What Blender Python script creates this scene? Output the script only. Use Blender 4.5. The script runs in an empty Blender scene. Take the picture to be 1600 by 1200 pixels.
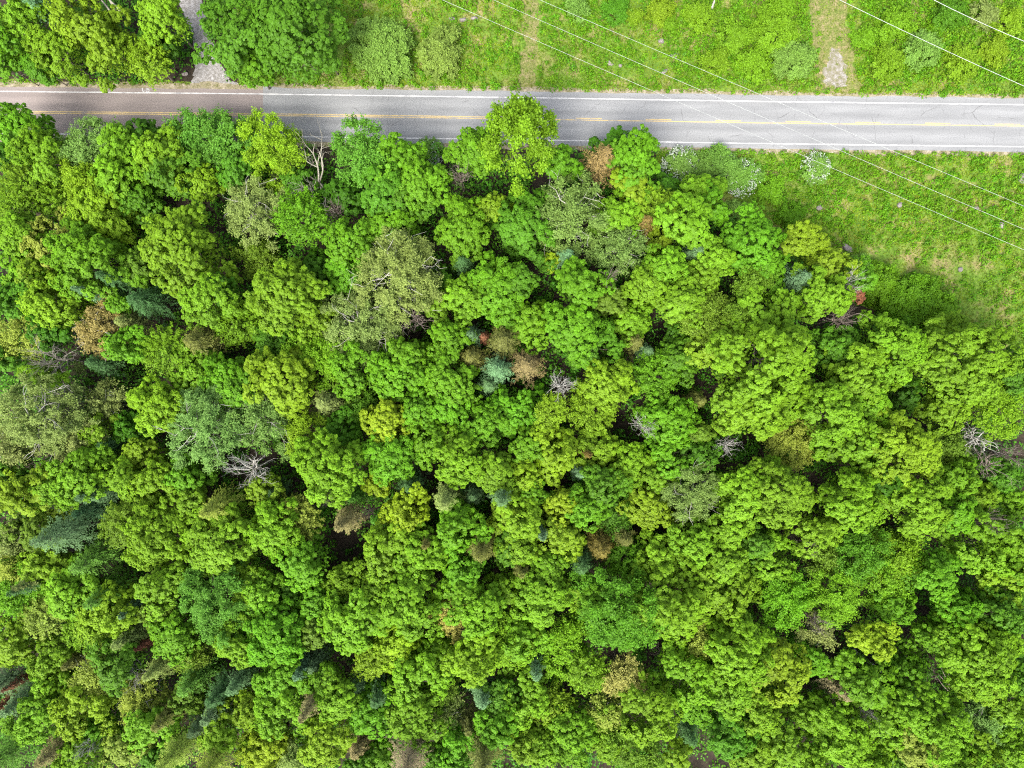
import bpy, math, random
import numpy as np
SC = bpy.context.scene
COL = SC.collection
R = math.radians
H = 113.0            # camera height above the ground, metres
F = 1085.0           # focal length in photo pixels (1600 wide)
rng = np.random.default_rng(7)
rnd = random.Random(7)

def at(px, py, z=0.0):
    """photo pixel -> real place at height z"""
    return np.array([(px - 800.0) / F * (H - z), (600.0 - py) / F * (H - z), z])

def srgb(r, g, b, k=1.0):
    f = lambda v: (v / 255 / 12.92) if v / 255 <= 0.04045 else ((v / 255 + 0.055) / 1.055) ** 2.4
    return (f(r) * k, f(g) * k, f(b) * k)

# ------------------------------------------------------------------ materials
def new_mat(name):
    m = bpy.data.materials.new(name)
    m.use_nodes = True
    nt = m.node_tree
    nt.nodes.clear()
    out = nt.nodes.new('ShaderNodeOutputMaterial')
    return m, nt, out

def N(nt, t, **kw):
    n = nt.nodes.new(t)
    for k, v in kw.items():
        setattr(n, k, v)
    return n

def leaf_material(name, color=None, color2=None, translucent=0.38, patch=None):
    """foliage: object colour (or a given one) x a per-leaf tint, blended to a second hue per leaf"""
    m, nt, out = new_mat(name)
    L = nt.links.new
    tint = N(nt, 'ShaderNodeAttribute', attribute_name='tint')
    hue = N(nt, 'ShaderNodeAttribute', attribute_name='hue')
    mixh = N(nt, 'ShaderNodeMix', data_type='RGBA')
    L(hue.outputs['Fac'], mixh.inputs['Factor'])
    if color is None:
        oi = N(nt, 'ShaderNodeObjectInfo')
        L(oi.outputs['Color'], mixh.inputs['A'])
        mul = N(nt, 'ShaderNodeMix', data_type='RGBA', blend_type='MULTIPLY')
        mul.inputs['Factor'].default_value = 1
        L(oi.outputs['Color'], mul.inputs['A'])
        mul.inputs['B'].default_value = (1.09, 1.09, 0.95, 1)
        L(mul.outputs['Result'], mixh.inputs['B'])
    else:
        mixh.inputs['A'].default_value = (*color, 1)
        mixh.inputs['B'].default_value = (*color2, 1)
    col = mixh.outputs['Result']
    if patch is not None:
        tc = N(nt, 'ShaderNodeTexCoord')
        nz = N(nt, 'ShaderNodeTexNoise')
        nz.inputs['Scale'].default_value = 0.16
        nz.inputs['Detail'].default_value = 5
        L(tc.outputs['Object'], nz.inputs['Vector'])
        rp = N(nt, 'ShaderNodeValToRGB')
        rp.color_ramp.elements[0].position = 0.44
        rp.color_ramp.elements[1].position = 0.66
        L(nz.outputs['Fac'], rp.inputs['Fac'])
        pm = N(nt, 'ShaderNodeMix', data_type='RGBA')
        L(rp.outputs['Color'], pm.inputs['Factor'])
        L(col, pm.inputs['A'])
        pm.inputs['B'].default_value = (*patch, 1)
        col = pm.outputs['Result']
    val = N(nt, 'ShaderNodeVectorMath', operation='SCALE')
    L(col, val.inputs[0])
    L(tint.outputs['Fac'], val.inputs['Scale'])
    bs = N(nt, 'ShaderNodeBsdfPrincipled')
    bs.inputs['Roughness'].default_value = 0.5
    bs.inputs['Specular IOR Level'].default_value = 0.14
    L(val.outputs['Vector'], bs.inputs['Base Color'])
    tr = N(nt, 'ShaderNodeBsdfTranslucent')
    L(val.outputs['Vector'], tr.inputs['Color'])
    mx = N(nt, 'ShaderNodeMixShader')
    mx.inputs['Fac'].default_value = translucent
    L(bs.outputs['BSDF'], mx.inputs[1])
    L(tr.outputs['BSDF'], mx.inputs[2])
    L(mx.outputs['Shader'], out.inputs['Surface'])
    return m

def noise_material(name, stops, scale, detail=6, rough=0.9, bump=0.0, stretch=(1, 1, 1), grain=None, distort=0.0):
    m, nt, out = new_mat(name)
    L = nt.links.new
    tc = N(nt, 'ShaderNodeTexCoord')
    mp = N(nt, 'ShaderNodeMapping')
    mp.inputs['Scale'].default_value = stretch
    L(tc.outputs['Object'], mp.inputs['Vector'])
    nz = N(nt, 'ShaderNodeTexNoise')
    nz.inputs['Scale'].default_value = scale
    nz.inputs['Detail'].default_value = detail
    nz.inputs['Roughness'].default_value = 0.65
    nz.inputs['Distortion'].default_value = distort
    L(mp.outputs['Vector'], nz.inputs['Vector'])
    rp = N(nt, 'ShaderNodeValToRGB')
    cr = rp.color_ramp
    while len(cr.elements) < len(stops):
        cr.elements.new(0.5)
    for e, (p, c) in zip(cr.elements, stops):
        e.position = p
        e.color = (*c, 1)
    L(nz.outputs['Fac'], rp.inputs['Fac'])
    col = rp.outputs['Color']
    if grain:
        g = N(nt, 'ShaderNodeTexNoise')
        g.inputs['Scale'].default_value = grain[0]
        g.inputs['Detail'].default_value = 3
        L(tc.outputs['Object'], g.inputs['Vector'])
        mr = N(nt, 'ShaderNodeMapRange')
        mr.inputs['From Min'].default_value = 0.3
        mr.inputs['From Max'].default_value = 0.7
        mr.inputs['To Min'].default_value = 1 - grain[1]
        mr.inputs['To Max'].default_value = 1 + grain[1]
        L(g.outputs['Fac'], mr.inputs['Value'])
        sc = N(nt, 'ShaderNodeVectorMath', operation='SCALE')
        L(col, sc.inputs[0])
        L(mr.outputs['Result'], sc.inputs['Scale'])
        col = sc.outputs['Vector']
    bs = N(nt, 'ShaderNodeBsdfPrincipled')
    bs.inputs['Roughness'].default_value = rough
    bs.inputs['Specular IOR Level'].default_value = 0.2
    L(col, bs.inputs['Base Color'])
    if bump:
        b = N(nt, 'ShaderNodeBump')
        b.inputs['Strength'].default_value = bump
        b.inputs['Distance'].default_value = 0.1
        L(nz.outputs['Fac'], b.inputs['Height'])
        L(b.outputs['Normal'], bs.inputs['Normal'])
    L(bs.outputs['BSDF'], out.inputs['Surface'])
    return m

# ------------------------------------------------------------------ mesh helpers
def mesh_from(name, verts, faces, mat, attrs=None, smooth=False):
    """verts (n,3), faces (m,k) arrays"""
    me = bpy.data.meshes.new(name)
    verts = np.asarray(verts, dtype=np.float32)
    faces = np.asarray(faces, dtype=np.int32)
    k = faces.shape[1]
    me.vertices.add(len(verts))
    me.vertices.foreach_set('co', verts.ravel())
    me.loops.add(faces.size)
    me.loops.foreach_set('vertex_index', faces.ravel())
    me.polygons.add(len(faces))
    me.polygons.foreach_set('loop_start', np.arange(0, faces.size, k, dtype=np.int32))
    me.update(calc_edges=True)
    me.validate()
    if attrs:
        for an, (dom, data) in attrs.items():
            a = me.attributes.new(an, 'FLOAT', dom)
            a.data.foreach_set('value', np.asarray(data, dtype=np.float32))
    me.materials.append(mat)
    if smooth:
        me.polygons.foreach_set('use_smooth', np.ones(len(faces), dtype=bool))
    return me

def unit(v):
    return v / np.maximum(np.linalg.norm(v, axis=-1, keepdims=True), 1e-9)

def leaf_quads(c, n, size, g, aspect=0.62, along=None):
    """pointed leaf-shaped quads at centres c, facing n; g a generator; returns verts, faces"""
    m = len(c)
    ref = g.normal(size=(m, 3)) if along is None else along
    d = unit(ref - (ref * n).sum(1, keepdims=True) * n)
    w = np.cross(n, d)
    s = (size * np.ones(m))[:, None]
    bend = n * s * 0.12
    v = np.stack([c - d * s * 0.5 - bend, c + w * s * 0.5 * aspect + d * s * 0.08,
                  c + d * s * 0.55 - bend, c - w * s * 0.5 * aspect + d * s * 0.08], 1).reshape(-1, 3)
    f = np.arange(m * 4).reshape(m, 4)
    return v, f

def tubes(paths, sides=5):
    """paths: list of (points (k,3), radii (k,)) -> joined verts, quad faces"""
    V, Fc, o = [], [], 0
    for p, r in paths:
        p = np.asarray(p, float)
        r = np.asarray(r, float)
        k = len(p)
        t = unit(np.gradient(p, axis=0))
        ref = np.array([0.31, 0.87, 0.17]) if abs(t[0] @ unit(np.array([0.31, 0.87, 0.17]))) < 0.95 else np.array([1.0, 0, 0])
        a = unit(np.cross(t, ref))
        b = np.cross(t, a)
        ang = np.arange(sides) / sides * 2 * math.pi
        ring = p[:, None] + r[:, None, None] * (np.cos(ang)[None, :, None] * a[:, None] + np.sin(ang)[None, :, None] * b[:, None])
        V.append(ring.reshape(-1, 3))
        for i in range(k - 1):
            for j in range(sides):
                j2 = (j + 1) % sides
                Fc.append((o + i * sides + j, o + i * sides + j2, o + (i + 1) * sides + j2, o + (i + 1) * sides + j))
        o += k * sides
    return np.concatenate(V), np.array(Fc)

def link(o, parent=None):
    COL.objects.link(o)
    if parent is not None:
        o.parent = parent
    return o

def obj(name, me, parent=None):
    return link(bpy.data.objects.new(name, me), parent)

def struct(name, me):
    o = obj(name, me)
    o['kind'] = 'structure'
    return o

def tag(o, label, cat, group=None):
    o['label'] = label
    o['category'] = cat
    if group:
        o['group'] = group
    return o

# ------------------------------------------------------------------ crowns, all in metres about the crown's middle
def lobes(g, n, amp):
    d = unit(g.normal(size=(n, 3)) + np.array([0, 0, 0.3]))
    a = g.uniform(0.4, 1, n) * amp
    k = g.uniform(3, 7, n)
    raw = lambda u: 1 - amp * 0.35 + (a[None] * np.exp(k[None] * (u @ d.T - 1))).sum(1) * 0.8
    ph = np.arange(48) / 48 * 6.2832
    mean = raw(np.stack([np.cos(ph), np.sin(ph), ph * 0], 1)).mean()
    return lambda u: raw(u) / mean

def dome_points(g, n, low=-0.45):
    i = np.arange(n) + g.uniform()
    z = 1 - (i + 0.5) / n * (1 - low)
    ph = i * 2.399963 + g.uniform(0, 0.35, n)
    r = np.sqrt(np.maximum(0, 1 - z * z))
    return np.stack([r * np.cos(ph), r * np.sin(ph), z], 1)

def finish(name, V, Fc, tint, hue, mat):
    return mesh_from(name, np.concatenate(V), np.concatenate(Fc), mat,
                     {'tint': ('FACE', np.concatenate(tint)), 'hue': ('FACE', np.concatenate(hue))})

class Leaves:
    def __init__(self):
        self.V, self.F, self.t, self.h, self.o = [], [], [], [], 0
    def add(self, v, f, tint, hue):
        self.V.append(v)
        self.F.append(f + self.o)
        self.o += len(v)
        self.t.append(tint * np.ones(len(f)))
        self.h.append(hue * np.ones(len(f)))
    def mesh(self, name, mat):
        return finish(name, self.V, self.F, self.t, self.h, mat)

def crown_lobes(g, Rm, lobe, flat, density=1.0):
    """leafy branch ends of a crown: uneven heads at several heights, ragged at the rim"""
    n = max(5, int(density * 1.75 * (Rm / lobe) ** 2) + 2)
    i = np.arange(n)
    d = np.sqrt((i + 0.6) / n) * g.uniform(0.86, 1.1, n)
    ph = i * 2.399963 + g.uniform(0, 6.28) + g.normal(size=n) * 0.3
    lop = 1 + 0.16 * np.cos(ph - g.uniform(0, 6.28)) + 0.12 * np.cos(2 * ph - g.uniform(0, 6.28)) + 0.09 * np.cos(3 * ph - g.uniform(0, 6.28))
    d0 = np.clip(d, 0, 1.04)
    z = flat * Rm * (1.08 * np.sqrt(np.maximum(0.0, 1.1 - d0 ** 2)) - 0.28) + g.normal(size=n) * 0.13 * Rm
    rl = lobe * g.uniform(0.62, 1.25, n)
    rad = (d * Rm * lop - rl * 0.55)
    C = np.stack([np.cos(ph) * rad, np.sin(ph) * rad, z], 1)
    out = unit(np.stack([np.cos(ph) * d0 * 1.1, np.sin(ph) * d0 * 1.1, 0.95 - 0.45 * d0], 1))
    return C, rl, out

def clumpy_crown(seed, Rm, mat, lobe=1.35, leaf=0.32, per=20, flat=1.22, open_=0.1):
    """broad-leaved crown: branch ends set with rosettes of leaves, ragged outside, sparser inside"""
    g = np.random.default_rng(seed)
    L = Leaves()
    lobe = min(lobe, 0.5 * Rm)
    C, rl, out = crown_lobes(g, Rm, lobe, flat)
    for c0, r, ax in zip(C, rl, out):
        if g.uniform() < open_:
            continue
        nc = int(10 * (r / 0.8) ** 1.6) + 5
        q = unit(g.normal(size=(nc, 3)) + ax * 0.75)
        stretch = 1 + 0.45 * np.clip(q @ ax, 0, 1)
        cc = c0 + q * (r * stretch * g.uniform(0.6, 1.05, nc))[:, None]
        lt = g.uniform(0.86, 1.14)
        lh = g.uniform(0.05, 0.6)
        for j in range(nc):
            k = int(per * g.uniform(0.6, 1.4))
            cr = 0.37 * g.uniform(0.75, 1.3)
            u = unit(g.normal(size=(k, 3)) + q[j] * 0.9)
            c = cc[j] + u * (cr * g.uniform(0.55, 1.05, k))[:, None]
            nn = unit(u * 0.55 + ax * 0.35 + np.array([0, 0, 0.75]) + g.normal(size=(k, 3)) * 0.24)
            v, f = leaf_quads(c, nn, leaf * g.uniform(0.7, 1.3, k), g, 0.78)
            L.add(v, f, lt * g.uniform(0.92, 1.08) * g.uniform(0.93, 1.07, k), np.clip(g.normal(lh, 0.15, k) + 0.25 * (q[j] @ ax > 0.75), 0, 1))
    # sparse leaves inside and under the crown
    k = int(46 * Rm ** 2)
    u = unit(g.normal(size=(k, 3)))
    c = u * (Rm * 0.86 * g.uniform(0.3, 1, k) ** 0.5)[:, None] * np.array([1, 1, flat * 0.62]) - np.array([0, 0, 0.12 * Rm])
    v, f = leaf_quads(c, unit(u * .4 + np.array([0, 0, 1.]) + g.normal(size=(k, 3)) * .4), leaf * g.uniform(.8, 1.4, k), g, .8)
    L.add(v, f, g.uniform(.85, 1.1, k), g.uniform(0, .4, k))
    return L.mesh('crown', mat)

def fan_crown(seed, Rm, mat, leaf=0.34, flat=0.85):
    """feathery crown: long drooping shoots set with leaves on both sides, spreading from the middle"""
    g = np.random.default_rng(seed)
    L = Leaves()
    shape = lobes(g, 9, 0.4)
    n = int(70 + 26 * Rm)
    u = dome_points(g, n, -0.25)
    u = unit(u + g.normal(size=u.shape) * 0.08)
    for i in range(n):
        tip = u[i] * shape(u[i:i + 1])[0] * Rm * g.uniform(0.72, 1.08) * np.array([1, 1, flat])
        base = tip * g.uniform(0.3, 0.5) - np.array([0, 0, 0.12 * Rm])
        ln = np.linalg.norm(tip - base)
        k = int(ln / 0.13) + 6
        s = np.sort(g.uniform(0.05, 1, k))
        c = base + (tip - base) * s[:, None]
        c[:, 2] += np.sin(s * math.pi) * 0.12 * ln - 0.2 * s ** 3
        d = unit(tip - base)
        side = unit(np.cross(d, np.array([0, 0, 1.0])) + 1e-3)
        sg = g.choice([-1, 1], k)[:, None]
        wd = (0.34 * (1.1 - s * 0.75))[:, None] * g.uniform(0.3, 1, (k, 1))
        c = c + side * sg * wd + g.normal(size=(k, 3)) * 0.06
        al = unit(side * sg * 0.8 + d * 0.9 + g.normal(size=(k, 3)) * 0.2)
        nn = unit(np.array([0, 0, 1.0]) + u[i] * 0.5 + g.normal(size=(k, 3)) * 0.35)
        v, f = leaf_quads(c, nn, leaf * g.uniform(0.8, 1.35, k), g, 0.5, al)
        L.add(v, f, g.uniform(0.8, 1.15) * g.uniform(0.8, 1.18, k), np.clip(g.normal(0.2 + 0.4 * s, 0.2, k), 0, 1))
    return L.mesh('crown', mat)

def fine_crown(seed, Rm, mat, leaf=0.25, dens=1.0, flat=0.8, loose=1.0, lobe=1.05, open_=0.14):
    """fine-leaved crown: small leaves in loose sprays along many branch ends, with see-through gaps"""
    g = np.random.default_rng(seed)
    L = Leaves()
    lobe = min(lobe, 0.42 * Rm)
    C, rl, out = crown_lobes(g, Rm, lobe, flat, 1.15)
    for c0, r, ax in zip(C, rl, out):
        if g.uniform() < open_:
            continue
        side = unit(np.cross(ax, np.array([0.2, 0.1, 1.0])))
        lt = g.uniform(0.86, 1.13)
        for j in range(int(dens * 9 * (r / 0.7) ** 1.5) + 4):
            d = unit(ax + g.normal(size=3) * 0.75)
            st = c0 - ax * r * 0.35 + g.normal(size=3) * 0.22 * r
            ln = r * g.uniform(0.8, 1.6)
            k = int(g.uniform(14, 24))
            t = g.uniform(0.1, 1, k)
            c = st + d * (t * ln)[:, None] + g.normal(size=(k, 3)) * np.array([.15, .15, .1]) * loose
            nn = unit(np.array([0, 0, 0.85]) + ax * 0.4 + g.normal(size=(k, 3)) * 0.5)
            v, f = leaf_quads(c, nn, leaf * g.uniform(0.7, 1.3, k), g, 0.68)
            L.add(v, f, lt * g.uniform(0.86, 1.15, k), np.clip(g.normal(0.35, 0.25, k), 0, 1))
    k = int(26 * Rm ** 2)
    u = unit(g.normal(size=(k, 3)))
    c = u * (Rm * 0.85 * g.uniform(0.3, 1, k) ** 0.5)[:, None] * np.array([1, 1, flat * 0.6]) - np.array([0, 0, 0.12 * Rm])
    v, f = leaf_quads(c, unit(np.array([0, 0, 1.]) + g.normal(size=(k, 3)) * .5), leaf * 1.2 * g.uniform(.8, 1.3, k), g, .7)
    L.add(v, f, g.uniform(.85, 1.1, k), g.uniform(0, .5, k))
    return L.mesh('crown', mat)

def conifer_crown(seed, Rm, height, mat, whorls=13):
    """spruce: whorls of drooping boughs getting shorter towards a pointed leader"""
    g = np.random.default_rng(seed)
    L = Leaves()
    for w in range(whorls):
        t = (w + g.uniform(-0.2, 0.2)) / whorls
        z0 = -height * 0.5 + height * (0.06 + 0.92 * t)
        reach = Rm * (1.02 - t) ** 0.8 * g.uniform(0.85, 1.1) + 0.12
        nb = max(5, int(9 - 3 * t))
        ph0 = g.uniform(0, 6.28)
        for b in range(nb):
            ph = ph0 + b * 2 * math.pi / nb + g.normal() * 0.16
            rr = reach * g.uniform(0.72, 1.12)
            k = int(rr / 0.055) + 8
            s = np.sort(g.uniform(0.02, 1, k))
            d = np.array([math.cos(ph), math.sin(ph), 0])
            side = np.array([-math.sin(ph), math.cos(ph), 0])
            c = d * (s * rr)[:, None]
            c[:, 2] = z0 + 0.18 * rr * s - 0.42 * rr * s ** 2
            sg = g.choice([-1, 1], k)[:, None]
            wd = (0.3 * rr ** 0.6 * np.sin(np.clip(s * 0.9 + 0.12, 0, 1) * math.pi) ** 0.7)[:, None] * g.uniform(0.1, 1, (k, 1))
            c = c + side * sg * wd
            al = d + side * sg * 0.9 + g.normal(size=(k, 3)) * 0.12
            nn = unit(np.array([0, 0, 1.0]) + d * 0.35 + g.normal(size=(k, 3)) * 0.3)
            v, f = leaf_quads(c, nn, 0.3 * g.uniform(0.7, 1.3, k), g, 0.34, al)
            L.add(v, f, g.uniform(0.82, 1.12) * g.uniform(0.75, 1.2, k), np.clip(g.normal(0.15 + 0.55 * s ** 2, 0.18, k), 0, 1))
    return L.mesh('crown', mat)

def limbs(g, n, reach, z0, z1, r0, kinks=4, up=0.5, twigs=2):
    P = []
    for i in range(n):
        ph = i * 2.4 + g.uniform(-0.5, 0.5)
        z = z0 + (z1 - z0) * (i + 0.5) / n * g.uniform(0.8, 1.1)
        rr = reach * g.uniform(0.6, 1.05)
        p = np.zeros((kinks + 1, 3))
        s = np.linspace(0, 1, kinks + 1)
        p[:, 0] = np.cos(ph) * rr * s
        p[:, 1] = np.sin(ph) * rr * s
        p[:, 2] = z + up * s * (1 - 0.35 * s)
        p[1:, :2] += g.normal(size=(kinks, 2)) * 0.07 * reach
        P.append((p, r0 * (1 - 0.82 * s) * g.uniform(0.7, 1.1)))
        for t in range(twigs):
            j = g.integers(1, kinks + 1)
            a = ph + g.choice([-1, 1]) * g.uniform(0.4, 1.1)
            ln = rr * g.uniform(0.22, 0.45)
            q = np.stack([p[j], p[j] + np.array([math.cos(a), math.sin(a), up * 0.3]) * ln * 0.5 + g.normal(size=3) * 0.03 * reach * np.array([1, 1, .2]),
                          p[j] + np.array([math.cos(a), math.sin(a), up * 0.35]) * ln])
            P.append((q, r0 * np.array([0.34, 0.22, 0.1])))
    return P

def trunk_mesh(seed, mat, n=7, reach=0.62, r0=0.022, trunk_r=0.05, twigs=2, top=0.93, up=0.12):
    """trunk with limbs for a tree of height 1 and crown radius 1"""
    g = np.random.default_rng(seed)
    z = np.array([0, 0.03, 0.3, 0.6, top])
    p = np.stack([g.normal(size=5) * 0.02, g.normal(size=5) * 0.02, z], 1)
    P = [(p, trunk_r * np.array([1.5, 1.0, 0.8, 0.55, 0.12]))] + limbs(g, n, reach, 0.45, top * 0.93, r0, up=up, twigs=twigs)
    v, f = tubes(P, 6)
    return mesh_from('trunk', v, f, mat, smooth=True)

def snag_paths(g, base, d, ln, r, depth, P, spread=0.6, gnarl=0.16):
    k = 5
    p = [np.array(base, float)]
    dd = np.array(d, float)
    for i in range(k):
        dd = unit(dd + g.normal(size=3) * gnarl)
        p.append(p[-1] + dd * ln / k)
    rr = r * np.linspace(1, 0.5 if depth else 0.2, k + 1)
    P.append((np.array(p), rr))
    if depth == 0:
        return
    for i in range(int(g.integers(2, 5))):
        j = int(g.integers(2, k + 1))
        nd = unit(dd + g.normal(size=3) * spread)
        snag_paths(g, p[j], nd, ln * g.uniform(0.45, 0.75), rr[j] * 0.72, depth - 1, P, spread, gnarl)

# ------------------------------------------------------------------ value noise in python for scattering
_lat = rng.uniform(size=(256, 256))
def vnoise(x, y, s):
    x = np.asarray(x) * s + 57.3
    y = np.asarray(y) * s + 91.7
    xi = np.floor(x).astype(int)
    yi = np.floor(y).astype(int)
    fx = x - xi
    fy = y - yi
    fx = fx * fx * (3 - 2 * fx)
    fy = fy * fy * (3 - 2 * fy)
    a = _lat[xi % 256, yi % 256]
    b = _lat[(xi + 1) % 256, yi % 256]
    c = _lat[xi % 256, (yi + 1) % 256]
    d = _lat[(xi + 1) % 256, (yi + 1) % 256]
    return (a * (1 - fx) + b * fx) * (1 - fy) + (c * (1 - fx) + d * fx) * fy
def fnoise(x, y, s):
    return vnoise(x, y, s) * 0.55 + vnoise(x, y, s * 2.1) * 0.28 + vnoise(x, y, s * 4.3) * 0.17
EXPOSURE = 1.65
DENOISE = False
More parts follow.
